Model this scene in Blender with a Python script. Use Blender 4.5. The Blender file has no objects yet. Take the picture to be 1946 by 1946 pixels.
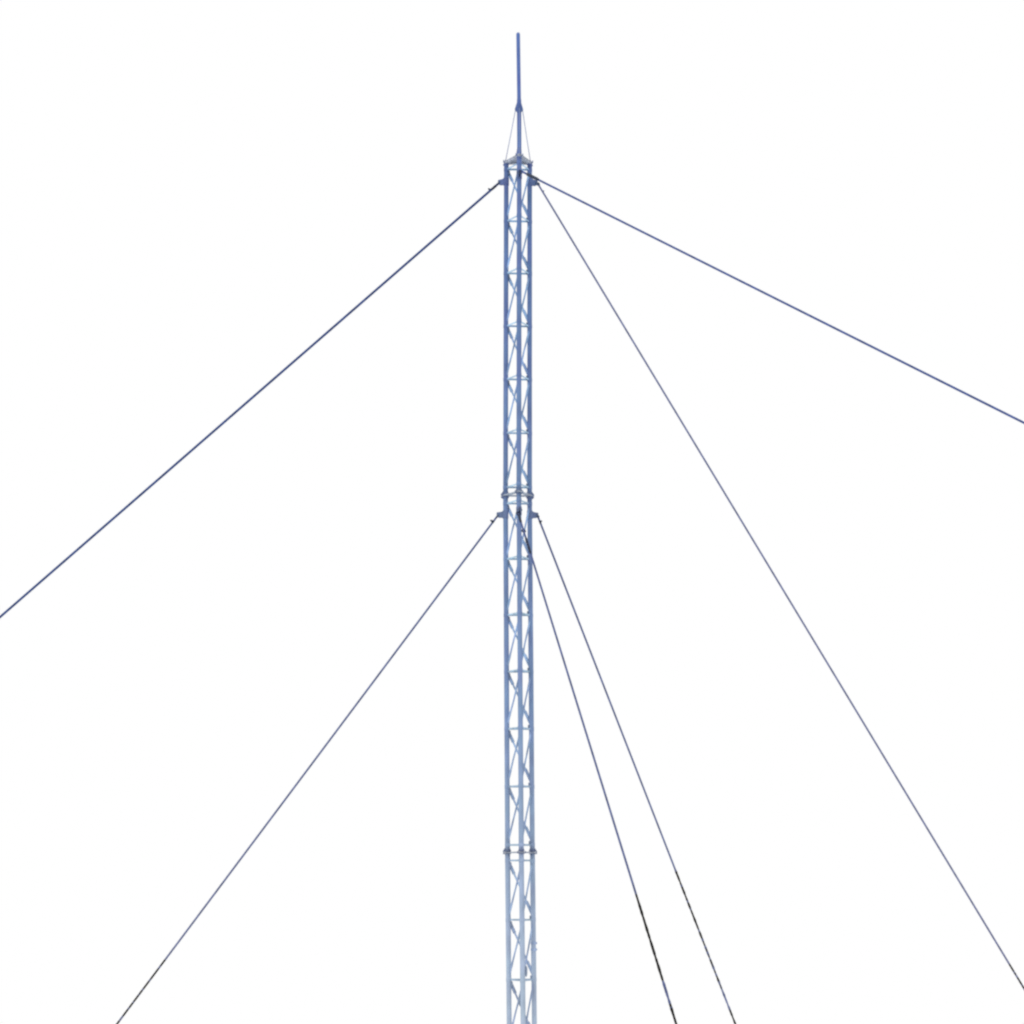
import bpy, bmesh, math, random
from mathutils import Vector, Matrix
random.seed(7)
S = bpy.context.scene
COL = S.collection
R = math.radians

# ------------------------------------------------------------------ helpers
def obj(name, bm, mat, parent=None, smooth=True):
    me = bpy.data.meshes.new(name)
    bmesh.ops.recalc_face_normals(bm, faces=bm.faces)
    bm.to_mesh(me); bm.free()
    if smooth:
        for p in me.polygons:
            p.use_smooth = len(p.vertices) == 4
    me.materials.append(mat)
    o = bpy.data.objects.new(name, me)
    COL.objects.link(o)
    o.parent = parent
    return o

def empty(name, loc, label, cat, group=None):
    o = bpy.data.objects.new(name, None)
    COL.objects.link(o)
    o.empty_display_size = .3
    o.location = loc
    o['label'] = label; o['category'] = cat
    if group: o['group'] = group
    return o

def frame(d):
    d = Vector(d).normalized()
    up = Vector((0, 0, 1)) if abs(d.z) < .95 else Vector((1, 0, 0))
    u = d.cross(up).normalized(); v = d.cross(u).normalized()
    return d, u, v

def rings(bm, pts, radii, seg=12, caps=True):
    """tube through pts with a radius at each point"""
    n = len(pts); rs = []
    for i, p in enumerate(pts):
        a = pts[max(i-1, 0)]; b = pts[min(i+1, n-1)]
        d, u, v = frame(Vector(b)-Vector(a))
        rs.append([bm.verts.new(Vector(p)+radii[i]*(math.cos(2*math.pi*k/seg)*u+math.sin(2*math.pi*k/seg)*v)) for k in range(seg)])
    for i in range(n-1):
        for k in range(seg):
            bm.faces.new((rs[i][k], rs[i][(k+1) % seg], rs[i+1][(k+1) % seg], rs[i+1][k]))
    if caps:
        bm.faces.new(rs[0][::-1]); bm.faces.new(rs[-1])

def bar(bm, a, b, w, t, wdir=(0, 0, 1)):
    """flat bar from a to b, w wide along wdir, t thick"""
    a = Vector(a); b = Vector(b); d = (b-a).normalized()
    s = Vector(wdir); s = (s-d*s.dot(d)).normalized(); n = d.cross(s)
    vs = []
    for p in (a, b):
        for x, y in ((-1, -1), (1, -1), (1, 1), (-1, 1)):
            vs.append(bm.verts.new(p+s*x*w/2+n*y*t/2))
    for q in ((3, 2, 1, 0), (4, 5, 6, 7), (0, 1, 5, 4), (1, 2, 6, 5), (2, 3, 7, 6), (3, 0, 4, 7)):
        bm.faces.new([vs[i] for i in q])

def prism(bm, outline, z0, z1, hole=None):
    """horizontal plate; hole is an outline with the same count"""
    lo = [bm.verts.new((x, y, z0)) for x, y in outline]
    hi = [bm.verts.new((x, y, z1)) for x, y in outline]
    n = len(outline)
    for i in range(n):
        bm.faces.new((lo[i], lo[(i+1) % n], hi[(i+1) % n], hi[i]))
    if hole:
        l2 = [bm.verts.new((x, y, z0)) for x, y in hole]
        h2 = [bm.verts.new((x, y, z1)) for x, y in hole]
        for i in range(n):
            j = (i+1) % n
            bm.faces.new((l2[j], l2[i], h2[i], h2[j]))
            bm.faces.new((lo[j], lo[i], l2[i], l2[j]))
            bm.faces.new((hi[i], hi[j], h2[j], h2[i]))
    else:
        bm.faces.new(lo[::-1]); bm.faces.new(hi)

def torus(bm, c, normal, major, minor, a0=0, a1=360, seg=18, sec=8):
    d, u, v = frame(normal)
    closed = (a1-a0) >= 360
    pts = [Vector(c)+major*(math.cos(R(a0+(a1-a0)*i/seg))*u+math.sin(R(a0+(a1-a0)*i/seg))*v) for i in range(seg+1)]
    if closed: pts[-1] = pts[0]
    rings(bm, pts, [minor]*len(pts), sec)

# ------------------------------------------------------------------ materials
def lin(c):
    return tuple(((x/255+.055)/1.055)**2.4 if x/255 > .04045 else x/255/12.92 for x in c)+(1,)

def paint(name, stops, rough=.6, spec=.2, noise=.25, scale=7, metallic=0, zlo=0, zhi=22):
    """painted metal with weathering noise; stops = [(height, srgb)] along the mast"""
    m = bpy.data.materials.new(name); m.use_nodes = True
    nt = m.node_tree; N = nt.nodes; L = nt.links
    b = N['Principled BSDF']
    b.inputs['Roughness'].default_value = rough
    b.inputs['Specular IOR Level'].default_value = spec
    b.inputs['Metallic'].default_value = metallic
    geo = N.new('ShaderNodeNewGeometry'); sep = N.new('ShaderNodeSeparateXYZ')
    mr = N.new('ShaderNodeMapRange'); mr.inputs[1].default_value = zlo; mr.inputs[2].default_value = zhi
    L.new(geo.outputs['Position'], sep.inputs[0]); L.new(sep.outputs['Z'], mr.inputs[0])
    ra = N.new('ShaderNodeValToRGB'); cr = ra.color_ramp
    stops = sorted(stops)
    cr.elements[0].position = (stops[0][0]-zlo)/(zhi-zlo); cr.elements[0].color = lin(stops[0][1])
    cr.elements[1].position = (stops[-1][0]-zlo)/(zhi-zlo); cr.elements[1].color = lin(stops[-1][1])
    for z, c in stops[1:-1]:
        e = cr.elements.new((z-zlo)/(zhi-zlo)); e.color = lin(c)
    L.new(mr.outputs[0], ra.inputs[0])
    mp = N.new('ShaderNodeMapping'); mp.inputs['Scale'].default_value = (scale, scale, scale*.35)
    L.new(geo.outputs['Position'], mp.inputs[0])
    no = N.new('ShaderNodeTexNoise'); no.inputs['Scale'].default_value = 1; no.inputs['Detail'].default_value = 4
    L.new(mp.outputs[0], no.inputs['Vector'])
    m2 = N.new('ShaderNodeMapRange'); m2.inputs[1].default_value = .3; m2.inputs[2].default_value = .7
    m2.inputs[3].default_value = 1-noise; m2.inputs[4].default_value = 1+noise
    L.new(no.outputs['Fac'], m2.inputs[0])
    mx = N.new('ShaderNodeVectorMath'); mx.operation = 'SCALE'
    L.new(ra.outputs['Color'], mx.inputs[0]); L.new(m2.outputs[0], mx.inputs['Scale'])
    # small greenish / violet drift of old galvanising under the paint
    n3 = N.new('ShaderNodeTexNoise'); n3.inputs['Scale'].default_value = 2.6; n3.inputs['Detail'].default_value = 2
    L.new(geo.outputs['Position'], n3.inputs['Vector'])
    hs = N.new('ShaderNodeHueSaturation')
    m3 = N.new('ShaderNodeMapRange'); m3.inputs[1].default_value = .3; m3.inputs[2].default_value = .7
    m3.inputs[3].default_value = .489; m3.inputs[4].default_value = .508
    L.new(n3.outputs['Fac'], m3.inputs[0]); L.new(m3.outputs[0], hs.inputs['Hue'])
    L.new(mx.outputs[0], hs.inputs['Color'])
    L.new(hs.outputs[0], b.inputs['Base Color'])
    bu = N.new('ShaderNodeBump'); bu.inputs['Strength'].default_value = .15; bu.inputs['Distance'].default_value = .01
    L.new(no.outputs['Fac'], bu.inputs['Height']); L.new(bu.outputs[0], b.inputs['Normal'])
    return m

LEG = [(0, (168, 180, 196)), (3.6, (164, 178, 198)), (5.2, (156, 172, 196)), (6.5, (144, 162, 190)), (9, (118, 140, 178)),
       (12.9, (104, 126, 168)), (16, (94, 116, 163)), (19.3, (88, 110, 160)), (22, (82, 104, 158))]  # background glow painted into the leg colour, paler towards the foot
m_leg = paint('leg_paint_glow', LEG, noise=.15)
m_brace = paint('brace_paint', [(0, (150, 162, 190)), (6.5, (150, 170, 202)), (12, (144, 172, 210)), (19.3, (136, 166, 208))], noise=.35)
m_tie = paint('tie_paint', [(0, (146, 160, 186)), (6.5, (148, 170, 192)), (12, (168, 194, 214)), (19.3, (160, 190, 218))], noise=.25)
m_plate = paint('galvanised_plate', [(0, (160, 172, 190)), (20, (162, 170, 184))], noise=.3, scale=14)
m_edge = paint('dull_flange', [(0, (120, 128, 146)), (20, (120, 128, 146))], noise=.25, scale=12)
m_joint = paint('grey_joint', [(0, (134, 146, 164)), (6, (124, 138, 160)), (12, (92, 106, 130)), (22, (78, 92, 118))], noise=.3, scale=14)
m_gusset = paint('gusset_paint', [(0, (104, 114, 142)), (7, (100, 112, 142)), (13, (98, 112, 150)), (20, (84, 102, 150))], noise=.2)
m_pole = paint('pole_paint', [(18.5, (74, 98, 156)), (19.8, (80, 104, 164)), (20.3, (76, 96, 148)), (20.7, (80, 104, 166)), (22, (82, 106, 168))], noise=.1)
m_stay = paint('stay_wire', [(0, (128, 144, 186)), (22, (128, 144, 186))], noise=.2)
m_dark = paint('dark_fitting', [(0, (44, 50, 66)), (22, (40, 50, 74))], noise=.35, scale=20, rough=.7)

def cable_mat(name, top, bottom, length, dark_from=None, dark_runs=()):
    """guy cable; blue grey sheath, dark tarred wrapping in runs (metres along the cable)"""
    m = bpy.data.materials.new(name); m.use_nodes = True
    nt = m.node_tree; N = nt.nodes; L = nt.links
    b = N['Principled BSDF']; b.inputs['Roughness'].default_value = .65
    b.inputs['Specular IOR Level'].default_value = .03
    tc = N.new('ShaderNodeTexCoord'); sep = N.new('ShaderNodeSeparateXYZ')
    L.new(tc.outputs['Object'], sep.inputs[0])
    mr = N.new('ShaderNodeMapRange'); mr.inputs[1].default_value = 0; mr.inputs[2].default_value = length
    L.new(sep.outputs['Z'], mr.inputs[0])
    ra = N.new('ShaderNodeValToRGB'); ra.color_ramp.elements[0].color = lin(top); ra.color_ramp.elements[1].color = lin(bottom)
    L.new(mr.outputs[0], ra.inputs[0])
    no = N.new('ShaderNodeTexNoise'); no.noise_dimensions = '1D'; no.inputs['Scale'].default_value = 4; no.inputs['Detail'].default_value = 5
    L.new(sep.outputs['Z'], no.inputs['W'])
    m2 = N.new('ShaderNodeMapRange'); m2.inputs[1].default_value = .3; m2.inputs[2].default_value = .7
    m2.inputs[3].default_value = .78; m2.inputs[4].default_value = 1.22
    L.new(no.outputs['Fac'], m2.inputs[0])
    mx = N.new('ShaderNodeVectorMath'); mx.operation = 'SCALE'
    L.new(ra.outputs['Color'], mx.inputs[0]); L.new(m2.outputs[0], mx.inputs['Scale'])
    last = mx.outputs[0]
    for a, e, thr in dark_runs:
        g = N.new('ShaderNodeMath'); g.operation = 'GREATER_THAN'; g.inputs[1].default_value = a
        l = N.new('ShaderNodeMath'); l.operation = 'LESS_THAN'; l.inputs[1].default_value = e
        L.new(sep.outputs['Z'], g.inputs[0]); L.new(sep.outputs['Z'], l.inputs[0])
        n2 = N.new('ShaderNodeTexNoise'); n2.noise_dimensions = '1D'; n2.inputs['Scale'].default_value = 8; n2.inputs['Detail'].default_value = 2
        L.new(sep.outputs['Z'], n2.inputs['W'])
        k = N.new('ShaderNodeMapRange'); k.inputs[1].default_value = thr; k.inputs[2].default_value = thr+.06
        L.new(n2.outputs['Fac'], k.inputs[0])
        a1 = N.new('ShaderNodeMath'); a1.operation = 'MULTIPLY'; L.new(g.outputs[0], a1.inputs[0]); L.new(l.outputs[0], a1.inputs[1])
        a2 = N.new('ShaderNodeMath'); a2.operation = 'MULTIPLY'; L.new(a1.outputs[0], a2.inputs[0]); L.new(k.outputs[0], a2.inputs[1])
        mi = N.new('ShaderNodeMix'); mi.data_type = 'RGBA'
        L.new(a2.outputs[0], mi.inputs['Factor']); L.new(last, mi.inputs['A'])
        mi.inputs['B'].default_value = lin((24, 23, 22))
        last = mi.outputs['Result']
    L.new(last, b.inputs['Base Color'])
    return m

# ------------------------------------------------------------------ mast geometry
EYE = 6.0                      # height of the camera; the mast foot stands on the ground below
SIDE = .44                     # side of the triangular cross-section
RC = SIDE/math.sqrt(3)
YAW = 3.3
AZ = {'left': 150+YAW, 'near': -90+YAW, 'right': 30+YAW}
F1, F2, F3, F4 = 13.345+EYE, 6.97+EYE, .5476+EYE, .12    # flange levels, F4 = base
def axis_x(z):                 # the mast leans a little: kinked at its bolted joints
    pts = [(0, .225), (F3-2.94, .1782), (F3, .1484), (F2, .1091), (F1, .1202), (19.55, .137), (20.5, .1338), (21.9, .1157)]
    for (a, x), (b, y) in zip(pts, pts[1:]):
        if z <= b: return x+(y-x)*(z-a)/(b-a)
    return pts[-1][1]
def leg_at(k, z, rad=RC):
    a = R(AZ[k]); return Vector((axis_x(z)+rad*math.cos(a), rad*math.sin(a), z))

LR = .0445                     # leg tube radius
mast = empty('lattice_mast', (0, 0, 0),
             'tall slender blue steel lattice mast with triangular section, braced with thin diagonals', 'radio mast')
keys = ('left', 'near', 'right')
sections = [(F1, F2, .145, .150), (F2, F3, .15, .13), (F3, F4, .14, .13)]

def leg_mesh(k, zt, zb, nodes):
    bm = bmesh.new()
    n = 12
    pts = [leg_at(k, zt-(zt-zb)*i/n) for i in range(n+1)]
    rings(bm, pts, [LR*(1+random.uniform(-.02, .03)) for _ in pts], 20)
    for z in nodes:            # welded sleeve where the braces meet the leg
        rings(bm, [leg_at(k, z+.035), leg_at(k, z+.03), leg_at(k, z-.03), leg_at(k, z-.035)],
              [LR*.98, LR*1.07, LR*1.07, LR*.98], 20)
    return bm

faces = [('left', 'near'), ('near', 'right'), ('right', 'left')]
for top, bot, gt, gb in sections:
    zt, zb = top-gt, bot+gb
    lv = [zt+(zb-zt)*i/6 for i in range(7)]
    for k in keys:
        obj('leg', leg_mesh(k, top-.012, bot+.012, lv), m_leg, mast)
    for i, z in enumerate(lv):
        for a, b in faces:     # horizontal ties: angle irons on each face
            bm = bmesh.new()
            A = leg_at(a, z); B = leg_at(b, z); d = (B-A).normalized()
            A += d*LR*.9; B -= d*LR*.9
            out = Vector((d.y, -d.x, 0))
            bar(bm, A, B, .026, .006, (0, 0, 1))
            bar(bm, A+Vector((0, 0, .0135))-out*.015, B+Vector((0, 0, .0135))-out*.015, .034, .005, out)
            obj('horizontal_brace', bm, m_tie, mast, False)
    for z0, z1 in zip(lv, lv[1:]):
        for k, dz in (('left', -.075), ('right', .03)):       # small joint plates where the braces land
            c = leg_at(k, z0+dz if k == 'left' else z1+dz); q = Vector((axis_x(c.z), 0, c.z))-c; q.z = 0; q.normalize()
            bm = bmesh.new(); bar(bm, c+q*LR*.9, c+q*(LR+.03), .085, .008)
            obj('joint_plate', bm, m_joint, mast, False)
        for a, b in faces:     # one diagonal per face, all winding the same way
            hi, lo = {('left', 'near'): ('near', 'left'), ('near', 'right'): ('right', 'near'), ('right', 'left'): ('left', 'right')}[(a, b)]
            u0, u1 = {'left': (.025, .055), 'near': (-.075, .03), 'right': (-.03, .03)}[hi]
            A = leg_at(hi, z0+u0+random.uniform(-.012, .012)); B = leg_at(lo, z1+u1+random.uniform(-.012, .012)); d = (B-A).normalized()
            A += d*.03; B -= d*.03
            bm = bmesh.new()
            fl = .17
            n = Vector((-(B-A).y, (B-A).x, 0)).normalized()
            rings(bm, [A+d*.03, A+d*fl, (A+B)/2+Vector((random.uniform(-.006, .006), random.uniform(-.006, .006), 0)), B-d*fl, B-d*.03], [.014, .0175, .015, .0175, .014], 8)
            w = n.cross(d)
            bar(bm, A, A+d*(fl+.08), .055, .008, w)      # flattened, welded ends
            bar(bm, B, B-d*(fl+.08), .055, .008, w)
            obj('diagonal_brace', bm, m_brace, mast)

def tri_outline(z, Rc, cut=.05):
    """triangle pointing along the legs with cut corners"""
    P = [Vector((axis_x(z)+Rc*math.cos(R(AZ[k])), Rc*math.sin(R(AZ[k])))) for k in keys]
    out = []
    for i in range(3):
        p, a, b = P[i], P[i-1], P[(i+1) % 3]
        out.append(tuple(p+(a-p).normalized()*cut)); out.append(tuple(p+(b-p).normalized()*cut))
    return out

def bolts(z, Rc, parent, up=.02, dn=.02):
    for k in keys:
        for q in (-13, 13):
            a = R(AZ[k]+q); p = Vector((axis_x(z)+Rc*math.cos(a), Rc*math.sin(a), z))
            bm = bmesh.new(); rings(bm, [p+Vector((0, 0, up)), p-Vector((0, 0, dn))], [.010, .010], 6)
            obj('bolt', bm, m_gusset, parent, False)

# closed top plate under the whip
bm = bmesh.new(); prism(bm, tri_outline(F1, .345, .035), F1, F1+.016)
top = obj('top_plate', bm, m_plate, mast, False)
bolts(F1+.008, .285, top)
bm = bmesh.new(); prism(bm, tri_outline(F1, .335, .035), F1-.031, F1-.005, tri_outline(F1, .20, .02)); obj('flange_plate', bm, m_plate, mast, False)
for z, Rc, mt in ((F2, .365, m_plate), (F3, .355, m_edge)):
    bm = bmesh.new(); prism(bm, tri_outline(z, Rc, .03), z+.001, z+.010, tri_outline(z, .205, .02)); f = obj('flange_plate', bm, mt, mast, False)
    bolts(z, .305, f)
    bm = bmesh.new(); prism(bm, tri_outline(z, Rc, .03), z-.010, z-.001, tri_outline(z, .205, .02)); obj('flange_plate', bm, m_plate, mast, False)
# gusset fins between legs and plates
def gusset(k, z, h, Rc, sgn):
    bm = bmesh.new(); a = R(AZ[k])
    o = Vector((math.cos(a), math.sin(a), 0)); t = Vector((-o.y, o.x, 0))
    c = leg_at(k, z)
    for ang in (-60, 0, 60, 150, 210):
        q = Matrix.Rotation(R(ang), 3, 'Z') @ o
        ext = (Rc-RC)*(.92 if ang == 0 else .62)
        n = Vector((-q.y, q.x, 0))*.004
        p0 = c+q*LR*.8; p1 = c+q*ext
        tri = [p0, p1, p1+Vector((0, 0, sgn*.012)), p0+Vector((0, 0, sgn*h))]
        v1 = [bm.verts.new(p+n) for p in tri]; v2 = [bm.verts.new(p-n) for p in tri]
        bm.faces.new(v1); bm.faces.new(v2[::-1])
        for i in range(4): bm.faces.new((v1[i], v2[i], v2[(i+1) % 4], v1[(i+1) % 4]))
    rings(bm, [c, c+Vector((0, 0, sgn*h*.5))], [LR*1.2, LR*.99], 16)
    return bm
for z, Rc in ((F1, .33), (F2, .36), (F3, .355)):
    for k in keys:
        if z != F1: obj('gusset', gusset(k, z+.017, .085, Rc, 1), m_gusset, mast, False)
        obj('gusset', gusset(k, z-(.032 if z == F1 else .015), .06 if z != F3 else .014, Rc, -1), m_gusset, mast, False)
# foot
bm = bmesh.new(); prism(bm, tri_outline(.1, .40, .05), .06, .108); obj('base_plate', bm, m_plate, mast, False)

# guy brackets: a pair of lugs round the leg and a cross pin
def bracket(k, z, hgt, out_):
    a = R(AZ[k]); o = Vector((math.cos(a), math.sin(a), 0)); t = Vector((-o.y, o.x, 0))
    c = leg_at(k, z); bm = bmesh.new()
    rings(bm, [c+Vector((0, 0, hgt*.9)), c+Vector((0, 0, hgt*.86)), c-Vector((0, 0, hgt*.86)), c-Vector((0, 0, hgt*.9))],
          [LR*1.02, LR*1.16, LR*1.16, LR*1.02], 20)
    for s in (-1, 1):
        off = t*s*.022
        pr = [(LR*.7, .85*hgt), (LR+.03, .62*hgt), (out_, .58*hgt), (out_+.008, .4*hgt), (out_+.004, -.35*hgt),
              (out_-.02, -.55*hgt), (LR+.035, -.6*hgt), (LR*.7, -.95*hgt)]
        v1 = [bm.verts.new(c+off+o*x+Vector((0, 0, y))+t*.006) for x, y in pr]
        v2 = [bm.verts.new(c+off+o*x+Vector((0, 0, y))-t*.006) for x, y in pr]
        bm.faces.new(v1); bm.faces.new(v2[::-1])
        for i in range(len(pr)): bm.faces.new((v1[i], v2[i], v2[(i+1) % len(pr)], v1[(i+1) % len(pr)]))
    b = obj('guy_bracket', bm, m_gusset, mast, False)
    bm = bmesh.new(); p = c+o*(out_-.022)-Vector((0, 0, .005))
    rings(bm, [p-t*.045, p+t*.045], [.012, .012], 10); rings(bm, [p-t*.05, p-t*.034], [.02, .02], 6); rings(bm, [p+t*.034, p+t*.05], [.02, .02], 6)
    obj('pin', bm, m_joint, b, False)
for k in keys:
    bracket(k, 12.965+EYE, .085, .155)
    bracket(k, 6.62+EYE, .085, .165)

# small clamps on the right leg of the lowest bay
for z in (-1.02+EYE, -1.13+EYE):
    c = leg_at('right', z); bm = bmesh.new()
    rings(bm, [c+Vector((0, 0, .022)), c-Vector((0, 0, .022))], [LR*1.14, LR*1.14], 18)
    rings(bm, [c+Vector((LR*.9, -.01, 0)), c+Vector((LR*1.45, -.01, 0))], [.016, .016], 8)
    obj('pipe_clamp', bm, m_brace, mast, False)
# dark joint blocks inside the lowest bays
for p in (leg_at('near', -1.98+EYE)+Vector((-.055, .06, 0)), leg_at('near', -1.49+EYE)+Vector((.062, .02, 0))):
    bm = bmesh.new(); rings(bm, [p+Vector((0, 0, .09)), p+Vector((.0, 0, .05)), p-Vector((0, 0, .05)), p-Vector((0, 0, .09))], [.010, .024, .022, .01], 10)
    rings(bm, [p, p+Vector((0, -.05, 0))], [.012, .012], 8)
    obj('cable_joint', bm, m_joint, mast)

# ------------------------------------------------------------------ whip on top
whip = empty('whip_antenna', (axis_x(F1), 0, F1), 'straight blue pole standing on the very top of the mast, steadied by thin pale stays', 'antenna')
off = -whip.location
def shift(bm): bmesh.ops.translate(bm, verts=bm.verts, vec=off); return bm
def ax(z): return Vector((axis_x(z), 0, z))
zt = 15.885+EYE
bm = bmesh.new()
pts = []; rad = []
for i in range(15):
    z = F1+.017+(zt-.035-F1-.017)*i/14
    pts.append(ax(z)); rad.append(.0405 if z < 20.3 else .036)
for q in (30, 55, 75, 88):
    pts.append(ax(zt-.036+.036*math.sin(R(q)))); rad.append(.036*math.cos(R(q)))
rings(bm, pts, rad, 20)
obj('pole', shift(bm), m_pole, whip)
bm = bmesh.new()
rings(bm, [ax(F1+.24), ax(F1+.12), ax(F1+.017)], [.041, .052, .075], 20)
prism(bm, tri_outline(F1, .13, .02), F1+.0165, F1+.035)
obj('socket', shift(bm), m_gusset, whip)
zc = 20.53
bm = bmesh.new()
rings(bm, [ax(zc+.035), ax(zc), ax(zc-.10), ax(zc-.22), ax(zc-.25)], [.037, .041, .044, .043, .041], 20)
for k in keys:
    a = R(AZ[k]); o = Vector((math.cos(a), math.sin(a), 0)); t = Vector((-o.y, o.x, 0))
    pr = [(.03, zc-.01), (.055, zc-.07), (.088, zc-.165), (.08, zc-.20), (.058, zc-.215), (.03, zc-.26)]
    v1 = [bm.verts.new(ax(zc)*1+o*x+Vector((0, 0, y-zc))+t*.007) for x, y in pr]
    v2 = [bm.verts.new(ax(zc)*1+o*x+Vector((0, 0, y-zc))-t*.007) for x, y in pr]
    bm.faces.new(v1); bm.faces.new(v2[::-1])
    for i in range(len(pr)): bm.faces.new((v1[i], v2[i], v2[(i+1) % len(pr)], v1[(i+1) % len(pr)]))
obj('stay_collar', shift(bm), m_pole, whip, False)
for k in keys:
    a = R(AZ[k]); o = Vector((math.cos(a), math.sin(a), 0))
    A = ax(zc-.18)+o*.078; B = Vector((axis_x(F1), 0, F1+.02))+o*.272
    bm = bmesh.new()
    rings(bm, [A, A.lerp(B, .5)-o*.002, B], [.0068]*3, 8)
    torus(bm, B+Vector((0, 0, .012)), Vector((-o.y, o.x, 0)), .016, .005)
    obj('stay', shift(bm), m_stay, whip)

# ------------------------------------------------------------------ guys
def guy(name, label, group, P0, az, k, length, rad, mat, fittings, rads=None):
    """cable along its own local z; fittings = [(kind, a, b, r)] metres along the cable"""
    P0 = Vector((P0[0], P0[1]-36.6612, P0[2]+EYE))
    d = Vector((math.cos(R(az)), math.sin(R(az)), -k)).normalized()
    e = empty(name, P0, label, 'guy wire', group)
    e.rotation_mode = 'QUATERNION'
    z = d; x = Vector((0, 0, 1)); x = (x-z*x.dot(z)).normalized(); y = z.cross(x)   # local x points upward
    e.rotation_quaternion = Matrix((x, y, z)).transposed().to_quaternion()
    bm = bmesh.new(); n = 260
    pts = []; rr = []
    for i in range(n+1):
        s = length*i/n
        sag = .0006*length*4*(i/n)*(1-i/n)
        pts.append((-sag*.3, 0, s)); rr.append(rad(s) if callable(rad) else rad)
    rings(bm, pts, rr, 10)
    obj('cable', bm, mat, e)
    for kind, a, b, r in fittings:
        bm = bmesh.new()
        if kind == 'turnbuckle':
            rings(bm, [(0, 0, a), (0, 0, a+(b-a)*.15), (0, 0, b-(b-a)*.2), (0, 0, b)], [r*.5, r, r*.95, r*.45], 12)
            rings(bm, [(0, -.0, a-.03), (0, 0, a+.01)], [r*.4, r*.4], 8)
        elif kind == 'shackle':
            torus(bm, (0, 0, (a+b)/2), (1, 0, 0), (b-a)/2, r, 0, 360)
        elif kind == 'wire_clip':
            rings(bm, [(0, 0, a), (0, 0, a+.01), (0, 0, b-.01), (0, 0, b)], [r*.5, r*.8, r*.8, r*.5], 10)
            rings(bm, [(0, 0, (a+b)/2-.008), (r*1.2, 0, (a+b)/2), (r*2.0, 0, (a+b)/2+.002), (r*2.3, 0, (a+b)/2+.006)], [r*.9, r*.75, r*.6, r*.3], 10)
        elif kind == 'grip':
            m = 24
            pts = [(0, 0, a+(b-a)*i/m) for i in range(m+1)]
            rings(bm, pts, [r*(.6+.4*min(1, i/2, (m-i)/5))*(1+.05*math.sin(i*2.1)) for i in range(m+1)], 12)
        obj(kind, bm, m_dark, e)
    return e

G1 = 'upper guy wires fixed just below the mast top'
G2 = 'lower guy wires fixed at the middle joint'
end = lambda P, k: (P[2]+EYE-.05)*math.sqrt(1+k*k)/k
P = (-.257, 36.8338, 12.9462)
guy('guy_wire', 'thick dark blue guy wire running down left from the top of the mast', G1, P, 170, .8346, end(P, .8346), .0225,
    cable_mat('cable_upper_left', (46, 66, 118), (50, 72, 124), 14),
    [('shackle', -.025, .045, .010), ('turnbuckle', .04, .20, .026), ('wire_clip', .17, .225, .026)])
P = (.1462, 36.2778, 13.0059)
guy('guy_wire', 'shallow guy wire crossing the upper right sky, least steep of the upper three', G1, P, -70, .5178, end(P, .5178),
    lambda s: .0185-.006*min(1, s/18),
    cable_mat('cable_upper_front', (60, 78, 136), (60, 78, 134), 18),
    [('shackle', -.02, .04, .009), ('turnbuckle', .03, .17, .020), ('grip', .40, 1.14, .030)])
P = (.4849, 36.8721, 12.9597)
guy('guy_wire', 'long straight guy wire from the mast top reaching the lower right edge', G1, P, 50, .8309, end(P, .8309),
    lambda s: .0168+.0066*min(1, s/24),
    cable_mat('cable_upper_right', (98, 107, 148), (106, 112, 148), 24, dark_runs=[(23.2, 30, .42)]),
    [('shackle', -.02, .04, .010), ('turnbuckle', .03, .12, .016), ('wire_clip', .15, .24, .020)])
P = (-.2687, 36.8338, 6.5993)
guy('guy_wire', 'thin guy wire running down left from the middle joint of the mast', G2, P, 170, 1.3049, end(P, 1.3049), lambda s: .0178 if s < 10 else .018,
    cable_mat('cable_lower_left', (76, 90, 134), (94, 102, 138), 11, dark_runs=[(10.0, 14, .38)]),
    [('shackle', -.02, .03, .009), ('wire_clip', .095, .165, .026)])
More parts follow.
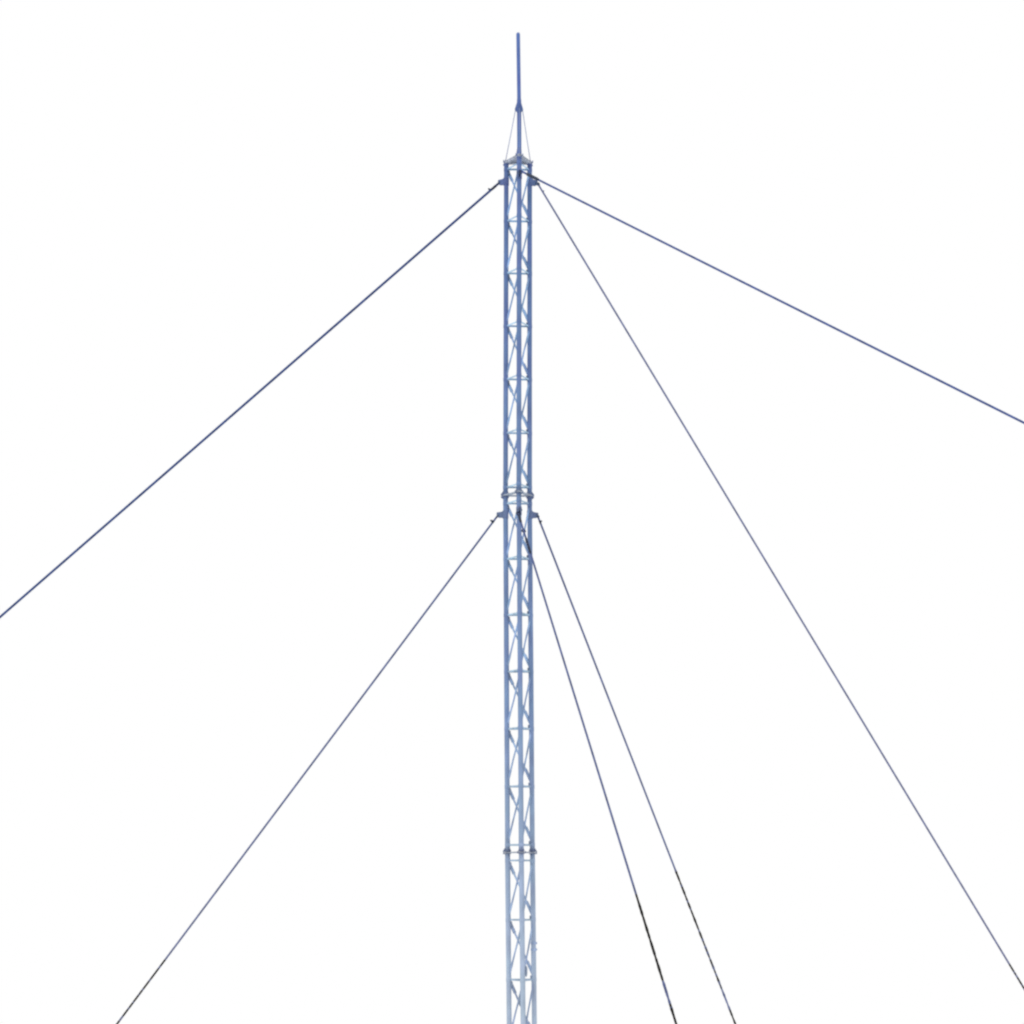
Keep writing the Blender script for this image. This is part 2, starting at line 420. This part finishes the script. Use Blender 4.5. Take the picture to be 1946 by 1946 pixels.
P = (.1134, 36.2778, 6.5477)
guy('guy_wire', 'steepest guy wire, crossing in front of the right mast leg, black lower down', G2, P, -70, 1.3041, end(P, 1.3041),
    lambda s: .0176-.001*min(1, s/10) if s < 8.5 else .0190+.0045*math.sin(s*31)*math.sin(s*13),
    cable_mat('cable_lower_front', (78, 90, 134), (84, 94, 134), 10, dark_runs=[(8.45, 10.0, .1), (10.4, 14, .3)]),
    [('shackle', -.035, .04, .012), ('turnbuckle', .02, .27, .023), ('shackle', .42, .49, .010), ('grip', .62, 1.08, .023)])
P = (.4706, 36.8721, 6.6062)
guy('guy_wire', 'rightmost of the two close wires descending right from the middle joint', G2, P, 50, 1.5249, end(P, 1.5249), lambda s: .0178 if s < 7.6 else .0195+.005*math.sin(s*29)*math.sin(s*11),
    cable_mat('cable_lower_right', (80, 92, 136), (98, 108, 146), 11, dark_runs=[(7.6, 9.3, .34), (9.3, 10.3, .46), (10.8, 14, .2)]),
    [('shackle', -.02, .03, .009), ('wire_clip', .085, .155, .025)])

# ------------------------------------------------------------------ sky, sun, camera
w = bpy.data.worlds.new('World'); S.world = w; w.use_nodes = True
w.node_tree.nodes['Background'].inputs[0].default_value = (1, 1, 1, 1)
w.node_tree.nodes['Background'].inputs[1].default_value = 1.0
sl = bpy.data.lights.new('sun', 'SUN'); sl.energy = .8; sl.angle = R(10); sl.color = (1, .97, .92)
so = bpy.data.objects.new('sun', sl); COL.objects.link(so); so.rotation_euler = (R(48), 0, R(-35))

cd = bpy.data.cameras.new('camera'); cam = bpy.data.objects.new('camera', cd); COL.objects.link(cam)
cam.location = (0, -36.6612, EYE)
cam.rotation_euler = (R(90)+math.atan(707/3900), 0, 0)
cd.sensor_width = 36; cd.lens = 36*3900/1946; cd.clip_end = 500
S.camera = cam
S.render.engine = 'CYCLES'
S.cycles.pixel_filter_type = 'BLACKMAN_HARRIS'; S.cycles.filter_width = 2.4
S.view_settings.view_transform = 'Standard'; S.view_settings.look = 'None'; S.view_settings.exposure = 0
